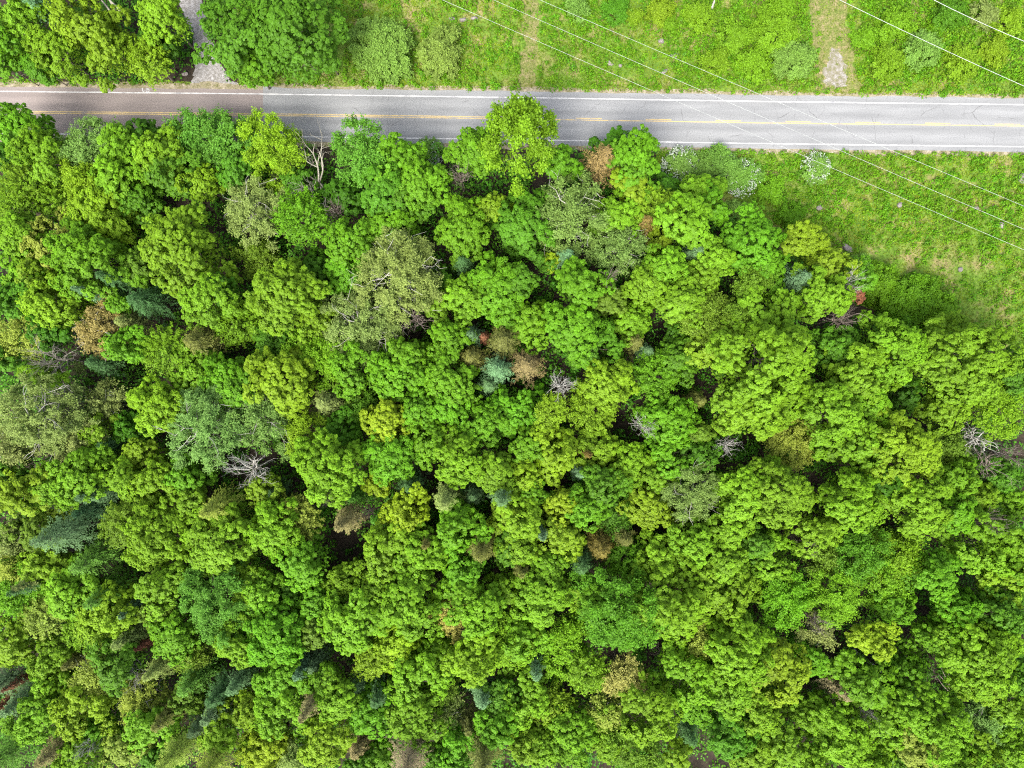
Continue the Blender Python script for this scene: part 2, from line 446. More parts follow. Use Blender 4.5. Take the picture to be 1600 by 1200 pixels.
TREES = """
35 25 42 M l
10 62 26 M g
3 98 18 M g
28 84 13 M Y - ^ ^ ^
80 74 40 M l
60 104 20 M m -
72 18 20 S t - ^ ^ ^|blue-grey conifer peeping out between lime crowns in the top left corner#the top left conifer
125 28 48 M y
165 64 42 M y
226 86 38 F y|yellow-green tree with fanned shoots reaching down to the road by the driveway#the fanned roadside tree
255 25 36 M y
248 62 26 M d -
203 28 38 D G f|white dead tree lying tangled among yellow-green crowns near the driveway#the white fallen tree
364 50 50 M m +
455 50 62 M m +|big deep green double crown between the gravel driveway and a round bush#the big deep green crown
390 100 30 M g
505 76 24 M m - ^ ^ ^
600 80 46 K h|wide round pale green bush on the meadow above the road#the wide round bush
691 84 34 K h|smaller round pale green bush beside the wide round one#the smaller round bush
965 16 20 K m
992 27 13 K y|small yellowish bush tucked between two darker bushes near the top edge
1030 20 22 K y
1046 38 10 K l
1212 48 36 K l
1240 92 32 K w|bluish green bush beside the worn track on the meadow#the bush by the worn track
1575 32 26 K y
1540 26 22 K a|pale greyish shrub with bare stalks under the top right cable#the pale shrub under the cable
30 206 44 M g
58 240 40 M l
28 280 42 F l
5 245 22 M d -
132 224 38 A b w|bluish windswept tree at the forest edge below the pinkish paving#the bluish windswept tree
192 226 34 M l
222 210 20 M d
250 240 38 M l
298 213 42 A e|soft blue-green crown overhanging the pinkish part of the road#the blue-green crown over the road
350 223 44 A e|rounded blue-green crown just before the paving turns grey#the rounded blue-green crown
422 228 48 A y|yellow-green fine-leaved crown at the seam of pinkish and grey paving#the crown at the paving seam
125 282 34 A y
182 278 36 M l
268 272 36 M m
318 290 25 M y
372 268 30 M m
392 318 48 A a|grey-olive fine-leaved tree left of a bright fan-shaped tree#the roadside grey-olive tree
340 245 22 M d -
500 284 42 D G r|large bare white-branched dead tree standing at the roadside#the bare roadside dead tree
462 282 24 M m -
536 306 24 M d -
565 236 46 A e +|tall blue-green tree reaching over the white line of the grey road#the tall blue-green tree
622 246 38 M g +
598 296 42 M m
658 284 44 M g
745 238 38 M g
812 197 68 L y +|tallest yellow-green tree standing out over both lanes of the road#the tallest roadside tree
668 242 22 W w|white-flowered shrub at the road edge between two green crowns#the road edge flowering shrub
720 282 18 D P|
872 256 26 M g
940 258 38 B O|brownish olive conifer at the roadside next to a bright green crown#the brown roadside conifer
995 248 44 M g +|bright green crown at the open meadow end of the roadside trees#the meadow end roadside crown
962 228 26 M d
1062 262 28 W w|white-flowered shrub against the last roadside crown#the first white blossom shrub
1098 270 30 W w|white-flowered shrub in the middle of the blossoming clump
1132 264 30 W w|thickest white-flowered shrub of the clump below the road
1158 278 26 W w|white-flowered shrub at the meadow end of the blossoming clump#the last white blossom shrub
1275 262 21 W w|lone white-flowered shrub under the cables on the meadow#the lone white shrub
890 330 60 A b|dense grey-green fine-leaved tree below the tallest roadside tree#the dense grey-green tree
985 292 28 M y
1090 300 34 M l -
1040 295 20 M d -
15 322 40 F l
75 312 36 F l
155 330 46 M y
212 312 32 M m
35 366 38 M l
78 378 42 M p ^
135 402 60 M g +|large round bright green crown between paler lime crowns on the left#the large round green crown
272 390 66 M l +|very large lime crown right of the large round green one#the very large lime crown
325 466 46 M l
218 415 24 M o
195 440 24 S k ^|
238 474 32 S k|dark bluish pine between the orange dying tree and a lime crown#the dark bluish pine
160 460 16 S t - ^ ^ ^
213 506 22 S a -
40 428 42 M l
65 432 28 M y
76 475 46 M y
15 472 30 M m
145 515 46 A O +|orange-brown dying tree with thinning leaves#the orange dying tree
104 562 32 D G|tangle of bare white branches beside the orange dying tree#the white branch tangle
75 517 28 M d
28 530 40 A p
10 562 26 M m
190 478 16 M g
196 542 32 M g
254 552 42 F l
322 536 34 B B|flat brown-olive conifer crown among lime crowns left of centre#the flat brown-olive conifer
362 508 42 F l
300 582 40 M l
352 592 40 M g
400 394 34 A o -
345 452 22 M d - ^ ^ ^
168 568 22 S k -
470 336 50 F g|bright green fan-shaped crown right of the roadside grey-olive tree#the bright fan-shaped crown
530 332 16 D P -
545 378 42 M g
612 356 42 M g
640 312 30 M m
540 424 32 M g
622 424 68 A a + t|big grey-olive tree with pale bare twigs, higher of a pair#the upper grey twig tree
565 505 62 A a + t|big grey-olive tree with pale bare twigs, lower of a pair#the lower grey twig tree
652 500 28 D P v|half-bare pinkish twigs beside a black gap at two grey trees#the pinkish half-bare tree
720 356 44 M g
768 324 23 M y
820 352 56 M m|dense mid green crown left of the dense grey-green tree#the dense mid green crown
725 415 20 S k -
690 440 24 M d -
440 458 56 M l +|broad lime crown left of the grey twig trees#the broad lime crown
500 420 30 M d -
492 498 30 M y
428 532 36 F m
494 556 46 A l
556 574 42 M g
636 556 38 M g
700 526 34 M g +|compact bright green crown right of the pinkish half-bare twigs#the compact green crown
725 462 38 M l
776 450 50 M g
790 490 26 M g
682 474 28 M l
738 526 18 S s -|dark teal conifer left of a small reddish one
757 528 10 B R -|tiny reddish dying conifer in the central conifer group#the tiny reddish conifer
787 534 30 B B|olive-brown conifer above two blue-green stars in the central group#the upper olive conifer
738 560 24 B B|smaller olive-brown conifer at the left of the central conifer group
822 572 30 B T|tan brown star-shaped conifer in the middle of the forest#the tan star conifer
778 578 26 S t|pale blue-green star conifer between olive-brown conifers#the blue-green star conifer
765 602 20 S s -
435 598 52 M y|yellow-green crown with bright tips above the right grey-green pair#the yellow-tipped crown
620 582 46 M g
702 592 42 M g
965 340 36 M l
1002 356 23 B Q - ^|narrow orange-brown conifer near the roadside meadow corner#the narrow orange conifer
1022 320 36 F y
1075 345 40 M l
1110 320 26 M g
1178 376 56 M g|large bright green crown at the meadow's left corner#the meadow corner crown
1195 420 34 M g
970 384 40 A b t|greyish twiggy crown below the narrow orange conifer#the greyish twiggy crown
1030 376 20 M y
1036 420 36 M l
885 406 20 S t - ^
862 406 13 M Y -
1080 400 18 S s - ^
1120 405 30 M l
905 446 40 M g +
898 512 40 M g +
830 502 34 M l
812 440 26 M m
945 442 16 D P - ^ ^ ^|bare twig top above an olive-yellow crown#the bare twig top
950 472 28 M o
1012 446 32 M l
985 500 33 M l
1096 434 30 M l
1062 472 36 M l
1108 492 42 A o
1172 446 28 A o
1146 498 28 A o ^ ^
1200 488 48 M l
1118 540 38 M y +
1060 520 22 M d -
988 536 20 B B -
1006 550 15 S s -
934 540 44 M m
1055 562 36 M m
948 596 44 M y
1032 588 46 F g
1200 560 86 M l +|enormous lime crown right of the forest centre#the enormous lime crown
1180 640 52 M l +
872 604 22 D w ^ ^ ^|pale dead star of bare branches at the forest centre#the pale dead star
1255 370 30 M y
1290 412 34 M y
1238 440 28 S t|blue-green conifer between lime crowns at the meadow edge#the meadow edge conifer
1290 460 42 M l
1312 446 18 D w - ^
1340 440 30 M g
1335 460 11 M R|small bush with rusty red leaves at the meadow edge#the rusty red bush
1306 500 20 D P
1310 545 34 M m -
1350 582 50 M l +
1408 545 56 M l +|bright lime crown reaching towards the meadow's lower corner#the lime crown under the meadow
1522 568 74 M l +|huge lime crown below the meadow at the right#the huge lime crown
1590 580 32 M m ^
1568 640 42 A l
1480 640 34 M l
55 655 66 A a +|broad grey-olive crown touching the left edge of the photo#the broad grey-olive crown
112 682 40 A a
18 700 36 A a ^ ^
118 620 24 D G v ^ ^|white twisted snag lying over a grey-olive crown#the white twisted snag
162 634 32 A a
75 604 28 M l
150 672 24 M y
200 670 30 M d -
245 640 46 M y
315 665 62 A b +|pale grey-green fine-leaved crown, left of a pair#the left grey-green crown
408 652 52 A b +|pale grey-green fine-leaved crown, right of a pair#the right grey-green crown
372 612 34 M g
185 692 20 S k -
220 706 22 M y
118 748 46 M l
150 714 32 M l ^
80 762 34 M l
32 772 40 M y
12 728 30 M m ^
162 768 22 S s ^|
148 796 18 S t -
196 746 30 M l
240 752 44 M l
290 746 36 M g
352 788 30 S p x|grey-green leaning pine below a bleached snag#the grey-green leaning pine
402 728 32 D w|bleached bare snag beside a pale grey-green crown#the bleached snag
115 828 40 S s x|dark blue-green spruce leaning towards the left edge#the leaning blue spruce
66 836 38 M o
188 826 42 F o
158 872 42 S e|
240 842 56 M l +
342 852 58 M l
300 782 24 M l
68 882 32 M y
20 850 30 A a
20 890 26 A p ^
75 898 20 S a - ^ ^ ^
515 628 26 S a -
546 606 22 M o - ^
565 640 26 A m -
472 680 36 A y
530 676 32 M m -
505 730 58 M l +|large lime crown above a grey trunk and a brown leaning conifer#the lime crown over the trunk
604 656 34 M Y|strongly yellow-green crown left of brighter green crowns
605 716 40 M g
590 758 22 M Y -
652 640 30 M g
670 690 34 M g
716 722 42 M l +
775 736 34 M l
760 664 44 M g
700 636 36 M g
800 640 40 M g
530 772 12 D P - ^ ^
548 808 24 B T x|tan brown leaning conifer below a grey trunk#the tan leaning conifer
560 772 16 S e -
578 796 14 D P -
634 800 36 M Y|yellow-tinted crown right of the tan leaning conifer#the yellow-tinted crown
612 862 50 M l
660 868 44 M l
462 808 38 F p
425 826 44 M l
475 880 36 M g
412 760 24 M y
440 765 18 S k -
645 756 24 S k -
700 776 25 S a x
740 770 18 S s -
785 772 24 S s - ^ ^ ^
715 820 40 M g
752 850 30 B B ^ ^|brown conifer between two bright green crowns below the centre#the brown lower centre conifer
672 838 15 B B - ^ ^ ^
794 806 34 M y
790 858 24 M m
724 888 36 M g
862 644 30 F y|
930 640 44 F y
935 700 34 M l
870 710 36 M y
826 700 28 M g
820 742 26 M Y
915 706 11 B Q - ^
905 736 16 S t -
1045 660 46 M g
1000 660 20 D w|white twigs poking out between lime crowns right of the centre#the white twig cluster
1095 675 15 M o
1085 625 16 B B -
985 726 40 M l
1050 716 40 M g
1096 712 24 M m
1128 694 18 D w -|pale broken sticks over a black gap below the enormous crown#the pale broken sticks
880 786 30 M Y
832 770 22 M g
940 758 32 M m
918 794 34 M g
966 806 40 F m|dark green feathery crown lower right of the forest centre#the dark feathery crown
1012 790 38 M y
1022 744 30 M l
1080 778 50 A b t|twiggy grey-green crown with bleached branches lower right of centre#the twiggy bleached crown
1166 772 46 M l
845 826 14 S t - ^ ^ ^
878 838 34 M y
815 815 36 M y
935 850 28 B Q|orange-brown conifer below the forest centre#the orange-brown lower conifer
972 836 20 B B -
815 856 30 M l
815 882 17 B B - ^ ^
856 880 30 M g
905 874 28 S k - ^
980 878 34 F g
1032 872 34 M l
1086 850 36 M l
1140 828 32 M l
1132 878 36 M l
1180 850 32 M m
1225 620 46 M l
1302 645 50 M l +
1360 628 32 M l
1410 612 26 M d -
1235 690 36 A p
1345 690 52 M l
1420 706 58 M y +|round yellow-green crown beside broken snags at the right#the round yellow crown
1485 698 28 A o
1512 684 22 D w v
1530 722 26 D P v|fallen grey snags in a dark gap right of a round yellow crown#the fallen grey snags
1556 708 18 D P -
1228 772 54 M l +
1280 828 32 M l
1332 786 46 M l +|bright lime crown standing over a dark gap at the lower right#the lime crown over the gap
1440 790 48 M l +
1490 800 28 M g
1490 745 28 M l
1525 776 32 M l
1560 745 32 M m
1578 786 32 M l
1380 750 30 M d - ^ ^ ^
1522 808 20 D P - ^ ^
1540 850 52 M l +
1590 842 28 M l ^ ^
1205 872 42 M l
1246 846 14 D P -
1292 872 32 A o
1350 860 46 A m|dark smooth green crown below the lime crown over the gap#the dark smooth crown
1402 872 46 A l
1460 892 32 M g +
1590 885 26 M l ^ ^ ^
18 922 46 A g|smooth green crown cut by the left edge of the photo#the smooth left edge crown
70 905 20 S k ^ ^
110 926 40 M l
58 966 36 F p
165 956 46 M y
178 924 30 S e ^
25 1002 36 M y
122 992 36 F l
220 945 15 S t - ^
246 955 22 M o
212 988 28 S a
237 998 12 B R -|small rust-red dead conifer near a smooth green crown#the small rust-red conifer
330 945 66 A e +|large smooth mid green crown in the lower left#the large smooth crown
252 914 36 M l
276 992 38 M g
375 1002 44 M l
392 914 32 M y
80 1032 40 M l
186 1040 36 M m
145 1055 32 A p t
130 1024 16 B B -
78 1070 30 M l
226 1042 20 D w -|pale fallen trunks in a gap below the rust-red conifer#the pale fallen trunks
256 1036 22 S a
300 1022 32 A o
310 1056 30 S e
15 1060 26 S s
50 1086 26 S s
20 1092 12 B R -
40 1058 10 B R -
125 1110 44 M y
212 1096 38 A p t|pale twiggy crown in the lower left beside a yellow-green one#the pale twiggy crown
50 1126 40 M l
20 1172 42 S e ^ ^ ^
102 1160 30 B T|grey-brown conifer near the bottom left corner#the grey-brown corner conifer
150 1140 30 M g
122 1192 40 M l
160 1146 14 D w - ^
236 1130 36 M l
200 1166 34 M p
275 1106 26 B B ^
296 1085 26 M o
288 1160 34 S p x|
340 1182 34 S p x ^
345 1150 26 M y
345 1100 24 S s - ^
352 1074 26 S k
322 1122 22 S s -
386 1110 32 M y
380 1058 22 S s
392 1165 22 M y
248 1182 28 M m
410 925 32 M l
430 995 50 M g +|
450 920 22 M m
495 940 34 M g
552 966 52 M l +
540 908 30 M l
592 918 34 M l
642 944 52 M l +
495 986 25 M o
620 1002 38 M Y
582 1034 34 F y
655 1060 48 M l +
740 955 44 M l +
704 966 30 A Z|sparse tan-yellow crown right of lime crowns near the bottom centre#the sparse tan crown
790 915 24 M l
738 1030 40 M y +
690 1020 26 M l
788 1002 42 A l ^
480 1035 22 S t - ^
500 1028 20 S s -
440 1060 42 M g
510 1062 28 M g
495 1086 22 B T x|brown leaning conifer in the lower forest left of centre#the lower brown conifer
440 1112 46 M l
530 1090 36 M l
576 1110 36 M g
565 1060 20 S s -
596 1076 26 S k -
655 1124 46 M l
692 1086 26 A o
702 1118 24 A a t
756 1076 24 S t - ^
735 1120 22 B B -
756 1164 36 B B ^ ^|brown-olive conifer near the bottom edge left of centre#the bottom brown conifer
780 1090 30 M m
775 1138 30 M g
642 1174 38 S P x +|brownish grey cone-shaped pine at the bottom edge#the brownish grey pine
565 1155 24 B T -
505 1160 44 M y
418 1178 40 M Y
596 1186 26 M g
562 1192 22 M m
460 1186 22 A a
718 1176 40 M g
688 1192 22 M m
850 930 44 M l +
888 924 30 M l
968 965 62 A m +|large smooth mid green crown among lime ones near the bottom#the smooth bottom crown
930 945 32 M g
1045 948 60 M l +
1132 922 50 M l +
885 1012 40 A l
812 995 34 M l
974 1056 30 A Z|small pale yellow crown below the smooth bottom crown#the pale yellow crown
920 1056 38 F l
836 1036 20 S t - ^
820 1088 46 M l
860 1110 36 F y
895 1150 46 M l
945 1112 26 A p t
1010 1112 50 M l
1075 1060 48 M l
1102 1004 34 A p ^
1152 1018 52 M l +
1085 1106 28 M g
1142 1075 38 M l
1030 1015 22 D P f|pinkish fallen trunks in a dark gap below a lime crown#the pinkish fallen trunks
1182 1110 40 M l
1145 1152 40 M m
1070 1134 22 S k -
1000 1182 46 A o
1060 1182 20 M y
950 1160 32 M l
850 1165 32 M l
872 1192 16 D P - ^ ^ ^
822 1160 36 M l
1184 1182 42 M l
1225 935 44 A g
1262 960 20 D P|brownish twig ball between lime crowns at the lower right#the brownish twig ball
1312 940 42 A l
1284 986 26 A a
1396 945 25 M g
1386 912 42 A l
1500 950 34 M g
1362 1000 30 M Y +|bright yellow crown beside a long fallen trunk at the lower right#the bright yellow crown
1576 900 38 M y +
1530 918 18 D P f -
1562 960 40 M m
1540 1020 62 M l +|big bright lime crown at the lower right edge#the big lower right crown
1480 1005 42 M g
1535 1070 30 M y ^
1262 1030 34 M g
1300 1066 22 B P|pinkish brown ball-shaped conifer at the lower right#the pinkish brown ball
1345 1066 40 M g
1410 1048 26 M g
1456 1054 20 D P f|fallen sticks over bare brown soil at the lower right#the fallen sticks
1210 1052 50 M y
1256 1112 32 M l
1340 1098 14 D w -
1312 1150 48 M l
1395 1130 46 M l
1452 1130 56 M l +
1432 1164 36 M p ^
1540 1130 32 A b
1586 1108 32 M l
1592 1060 26 M m ^ ^ ^
1580 1170 36 M l
1530 1184 32 M l
1220 1162 34 M l
1362 1192 32 M l
1268 1192 30 M l
1490 1192 34 M l
1430 1198 24 M m ^ ^
1372 446 34 K g
1418 470 40 K g
1462 492 34 K l
1400 505 30 K g
1345 425 22 K w
1205 300 22 K l
1235 340 20 K g
1150 335 24 K w
1090 25 24 K l
1150 60 26 K l
1175 100 26 K l
1120 95 22 K l
1395 40 26 K l
1440 75 28 K w
1385 95 26 K l
1500 95 26 K y
1480 25 26 K m
1550 80 22 K y
1220 10 24 K l
900 12 18 K w
1352 60 18 K l
"""

# ------------------------------------------------------------------ camera, light, sky
cam = bpy.data.cameras.new('camera')
cam.sensor_width = 36.0
cam.sensor_fit = 'HORIZONTAL'
cam.lens = 36.0 * F / 1600.0
cam.clip_end = 4000
co = link(bpy.data.objects.new('camera', cam))
co.location = (0, 0, H)
SC.camera = co

SUN_EL, SUN_AZ = R(56), R(205)      # azimuth clockwise from the road side (+Y): low left of the photo
sd = np.array([math.sin(SUN_AZ) * math.cos(SUN_EL), math.cos(SUN_AZ) * math.cos(SUN_EL), math.sin(SUN_EL)])
sl = bpy.data.lights.new('sun', 'SUN')
sl.energy = 1.65
sl.angle = R(26)
sl.color = (1.0, 0.96, 0.88)
so = link(bpy.data.objects.new('sun', sl))
from mathutils import Vector
so.rotation_euler = Vector(sd).to_track_quat('Z', 'Y').to_euler()
so.location = (0, 0, 300)
W = bpy.data.worlds.new('World')
SC.world = W
W.use_nodes = True
wn = W.node_tree
bg = wn.nodes['Background']
sky = wn.nodes.new('ShaderNodeTexSky')
sky.sky_type = 'NISHITA'
sky.sun_disc = False
sky.sun_elevation = SUN_EL
sky.sun_rotation = SUN_AZ
sky.dust_density = 4.0
sky.ozone_density = 0.6
sky.air_density = 0.8
hs = wn.nodes.new('ShaderNodeHueSaturation')      # thin overcast: a paler sky
hs.inputs['Saturation'].default_value = 0.55
wn.links.new(sky.outputs['Color'], hs.inputs['Color'])
wn.links.new(hs.outputs['Color'], bg.inputs['Color'])
bg.inputs['Strength'].default_value = 0.155
SC.view_settings.view_transform = 'Standard'
SC.view_settings.look = 'None'
SC.view_settings.exposure = EXPOSURE
SC.view_settings.gamma = 1.0
SC.render.engine = 'CYCLES'
cy = SC.cycles
cy.max_bounces = 6
cy.diffuse_bounces = 4
cy.transmission_bounces = 4
cy.glossy_bounces = 2
cy.use_denoising = DENOISE
cy.sample_clamp_indirect = 6
try:
    cy.filter_width = 1.15
except Exception:
    pass

# ------------------------------------------------------------------ colours
PAL = {k: srgb(*v) for k, v in dict(
    l=(134, 184, 40), y=(146, 188, 42), Y=(164, 200, 42), g=(118, 178, 36), m=(102, 158, 38), d=(84, 138, 28),
    o=(122, 160, 46), p=(164, 188, 74), a=(150, 172, 90), b=(132, 170, 84), e=(110, 166, 56), s=(112, 150, 96),
    t=(118, 164, 112), k=(84, 126, 68), B=(128, 136, 64), O=(172, 152, 92), T=(152, 144, 94), Q=(140, 126, 62),
    R=(158, 108, 80), P=(166, 154, 118), h=(150, 188, 82), Z=(186, 184, 96), w=(140, 190, 80), S=(118, 140, 92)).items()}
LEAF_K = 0.58
DEAD = {'G': srgb(190, 184, 166, .6), 'w': srgb(222, 218, 208, .7), 'P': srgb(176, 160, 148, .6)}
DEAD_NAME = {'G': 'white', 'w': 'pale', 'P': 'grey'}

M_LEAF = leaf_material('foliage')
M_NEEDLE = leaf_material('needles', translucent=0.15)
M_BARK = noise_material('bark', [(0.3, (0.07, 0.055, 0.042)), (0.7, (0.2, 0.17, 0.14))], 6, stretch=(1, 1, .3))
M_TWIG = noise_material('pale_bark', [(0.3, (0.26, 0.25, 0.22)), (0.7, (0.5, 0.48, 0.43))], 7)
def wood(name, c):
    return noise_material(name, [(0.25, tuple(x * .55 for x in c)), (0.65, c)], 5, stretch=(1, 1, .4))
M_DEAD = {k: wood('dead_wood_' + n, DEAD[k]) for k, n in DEAD_NAME.items()}

# ------------------------------------------------------------------ ground, road, tracks
PXS = np.array([-900, 0, 400, 800, 1200, 1600, 2500.])
CTR = np.array([165, 175.2, 179.2, 184.8, 191.2, 196.0, 206.])
def road_c(px):
    return np.interp(px, PXS, CTR)

def ribbon(name, x0, x1, off0, off1, z, mat, step=12, wob0=0.0, wob1=0.0, seed=1, lat=False):
    """strip along the road between pixel offsets off0 (towards the top) and off1 from its centre line"""
    xs = np.linspace(x0, x1, max(3, int(round((x1 - x0) / step)) + 1))
    c = road_c(xs)
    g = np.random.default_rng(seed)
    a = np.convolve(g.normal(size=len(xs) + 4), np.ones(3) / 2, 'same')[2:-2] * wob0
    b = np.convolve(g.normal(size=len(xs) + 4), np.ones(3) / 2, 'same')[2:-2] * wob1
    nl = 9 if lat else 2
    rows = []
    for t in np.linspace(0, 1, nl):
        y = c + (off0 + a) * (1 - t) + (off1 + b) * t
        rows.append(np.stack([(xs - 800) / F * H, (600 - y) / F * H, np.full(len(xs), z)], 1))
    v = np.stack(rows, 1).reshape(-1, 3)
    n = len(xs)
    f = [(i * nl + j, i * nl + j + 1, (i + 1) * nl + j + 1, (i + 1) * nl + j) for i in range(n - 1) for j in range(nl - 1)]
    at_ = {'lat': ('POINT', np.tile(np.linspace(-1, 1, nl), n))} if lat else None
    return mesh_from(name, v, np.array(f), mat, at_)

def asphalt(name, c, dark, crack):
    m, nt, out = new_mat(name)
    L = nt.links.new
    tc = N(nt, 'ShaderNodeTexCoord')
    mp = N(nt, 'ShaderNodeMapping')
    mp.inputs['Scale'].default_value = (0.12, 1.0, 1)
    L(tc.outputs['Object'], mp.inputs['Vector'])
    n1 = N(nt, 'ShaderNodeTexNoise')
    n1.inputs['Scale'].default_value = 0.9
    n1.inputs['Detail'].default_value = 7
    L(mp.outputs['Vector'], n1.inputs['Vector'])
    r1 = N(nt, 'ShaderNodeValToRGB')
    r1.color_ramp.elements[0].position = 0.32
    r1.color_ramp.elements[0].color = (*dark, 1)
    r1.color_ramp.elements[1].position = 0.62
    r1.color_ramp.elements[1].color = (*c, 1)
    L(n1.outputs['Fac'], r1.inputs['Fac'])
    # wheel paths worn a little lighter than the rest
    la = N(nt, 'ShaderNodeAttribute', attribute_name='lat')
    wv = N(nt, 'ShaderNodeMath', operation='MULTIPLY')
    wv.inputs[1].default_value = 4 * math.pi
    L(la.outputs['Fac'], wv.inputs[0])
    cs = N(nt, 'ShaderNodeMath', operation='COSINE')
    L(wv.outputs[0], cs.inputs[0])
    mr = N(nt, 'ShaderNodeMapRange')
    mr.inputs['From Min'].default_value = -1
    mr.inputs['To Min'].default_value = 0.93
    mr.inputs['To Max'].default_value = 1.06
    L(cs.outputs[0], mr.inputs['Value'])
    s1 = N(nt, 'ShaderNodeVectorMath', operation='SCALE')
    L(r1.outputs['Color'], s1.inputs[0])
    L(mr.outputs['Result'], s1.inputs['Scale'])
    # stone grain
    g = N(nt, 'ShaderNodeTexNoise')
    g.inputs['Scale'].default_value = 5.5
    g.inputs['Detail'].default_value = 4
    L(tc.outputs['Object'], g.inputs['Vector'])
    m2 = N(nt, 'ShaderNodeMapRange')
    m2.inputs['From Min'].default_value = 0.3
    m2.inputs['From Max'].default_value = 0.7
    m2.inputs['To Min'].default_value = 0.84
    m2.inputs['To Max'].default_value = 1.16
    L(g.outputs['Fac'], m2.inputs['Value'])
    s2 = N(nt, 'ShaderNodeVectorMath', operation='SCALE')
    L(s1.outputs['Vector'], s2.inputs[0])
    L(m2.outputs['Result'], s2.inputs['Scale'])
    # cracks, mostly across the lanes
    wp = N(nt, 'ShaderNodeTexNoise')
    wp.inputs['Scale'].default_value = 0.8
    wp.inputs['Detail'].default_value = 4
    L(tc.outputs['Object'], wp.inputs['Vector'])
    ad = N(nt, 'ShaderNodeMix', data_type='RGBA', blend_type='ADD')
    ad.inputs['Factor'].default_value = 1.6
    L(tc.outputs['Object'], ad.inputs['A'])
    L(wp.outputs['Color'], ad.inputs['B'])
    m3 = N(nt, 'ShaderNodeMapping')
    m3.inputs['Scale'].default_value = (0.3, 0.16, 1)
    L(ad.outputs['Result'], m3.inputs['Vector'])
    vo = N(nt, 'ShaderNodeTexVoronoi', feature='DISTANCE_TO_EDGE', voronoi_dimensions='2D')
    vo.inputs['Scale'].default_value = 1.0
    L(m3.outputs['Vector'], vo.inputs['Vector'])
    lt = N(nt, 'ShaderNodeMapRange')
    lt.inputs['From Min'].default_value = 0.003
    lt.inputs['From Max'].default_value = 0.014
    lt.inputs['To Min'].default_value = 1
    lt.inputs['To Max'].default_value = 0
    L(vo.outputs['Distance'], lt.inputs['Value'])
    n4 = N(nt, 'ShaderNodeTexNoise')
    n4.inputs['Scale'].default_value = 0.35
    L(tc.outputs['Object'], n4.inputs['Vector'])
    mk = N(nt, 'ShaderNodeMapRange')
    mk.inputs['From Min'].default_value = 0.46
    mk.inputs['From Max'].default_value = 0.62
    mk.inputs['To Max'].default_value = crack
    L(n4.outputs['Fac'], mk.inputs['Value'])
    mm = N(nt, 'ShaderNodeMath', operation='MULTIPLY')
    L(lt.outputs['Result'], mm.inputs[0])
    L(mk.outputs['Result'], mm.inputs[1])
    cm = N(nt, 'ShaderNodeMix', data_type='RGBA')
    L(mm.outputs[0], cm.inputs['Factor'])
    L(s2.outputs['Vector'], cm.inputs['A'])
    cm.inputs['B'].default_value = (0.1, 0.1, 0.1, 1)
    bs = N(nt, 'ShaderNodeBsdfPrincipled')
    bs.inputs['Roughness'].default_value = 0.85
    bs.inputs['Specular IOR Level'].default_value = 0.25
    L(cm.outputs['Result'], bs.inputs['Base Color'])
    L(bs.outputs['BSDF'], out.inputs['Surface'])
    return m

M_FLOOR = noise_material('forest_floor', [(0.3, (0.016, 0.013, 0.01)), (0.55, (0.036, 0.027, 0.018)), (0.75, (0.025, 0.038, 0.015))], 0.5, 8, grain=(3, .3))
M_SOIL = noise_material('meadow_turf', [(0.3, (0.06, 0.13, 0.012)), (0.5, (0.1, 0.17, 0.02)), (0.66, (0.2, 0.17, 0.07)), (0.8, (0.26, 0.2, 0.12))], 0.22, 8, grain=(2.2, .35))
M_GREY = asphalt('worn_grey_asphalt', (0.208, 0.212, 0.213), (0.172, 0.176, 0.178), 0.85)
M_PINK = asphalt('pinkish_asphalt', (0.2, 0.17, 0.158), (0.16, 0.138, 0.13), 0.25)
M_GRAVEL = noise_material('gravel', [(0.3, (0.12, 0.11, 0.09)), (0.5, (0.21, 0.2, 0.19)), (0.7, (0.33, 0.32, 0.315))], 2.2, 8, grain=(6, .4))
M_SHOULDER = noise_material('sandy_shoulder', [(0.3, (0.1, 0.105, 0.03)), (0.5, (0.2, 0.175, 0.11)), (0.7, (0.32, 0.28, 0.22))], 1.1, 8, grain=(4, .35))
M_DIRT = noise_material('trodden_dirt', [(0.3, (0.08, 0.125, 0.02)), (0.5, (0.13, 0.14, 0.04)), (0.72, (0.22, 0.17, 0.1))], 1.0, 8, grain=(4, .35))
M_PATCH = noise_material('grassy_gravel', [(0.34, (0.11, 0.125, 0.04)), (0.48, (0.17, 0.155, 0.11)), (0.66, (0.26, 0.25, 0.24))], 1.3, 8, grain=(6, .4))
M_WHITE = noise_material('white_paint', [(0.34, (0.24, 0.24, 0.25)), (0.58, (0.48, 0.48, 0.47))], 1.6, 6, stretch=(.5, 1, 1))
M_YELLOW = noise_material('yellow_paint', [(0.34, (0.24, 0.22, 0.19)), (0.52, (0.44, 0.33, 0.15))], 1.6, 6, stretch=(.5, 1, 1))

def flat(name, pts, z, mat, px=True):
    """polygon fan sheet from outline points (pixels on the ground)"""
    v = np.array([at(x, y) if px else (x, y, 0) for x, y in pts])
    v[:, 2] = z
    me = bpy.data.meshes.new(name)
    me.from_pydata(v.tolist(), [], [list(range(len(v)))])
    me.materials.append(mat)
    return me

def grid_sheet(name, half, z, mat):
    v = np.array([(-half, -half, z), (half, -half, z), (half, half, z), (-half, half, z)])
    return mesh_from(name, v, np.array([(0, 1, 2, 3)]), mat)

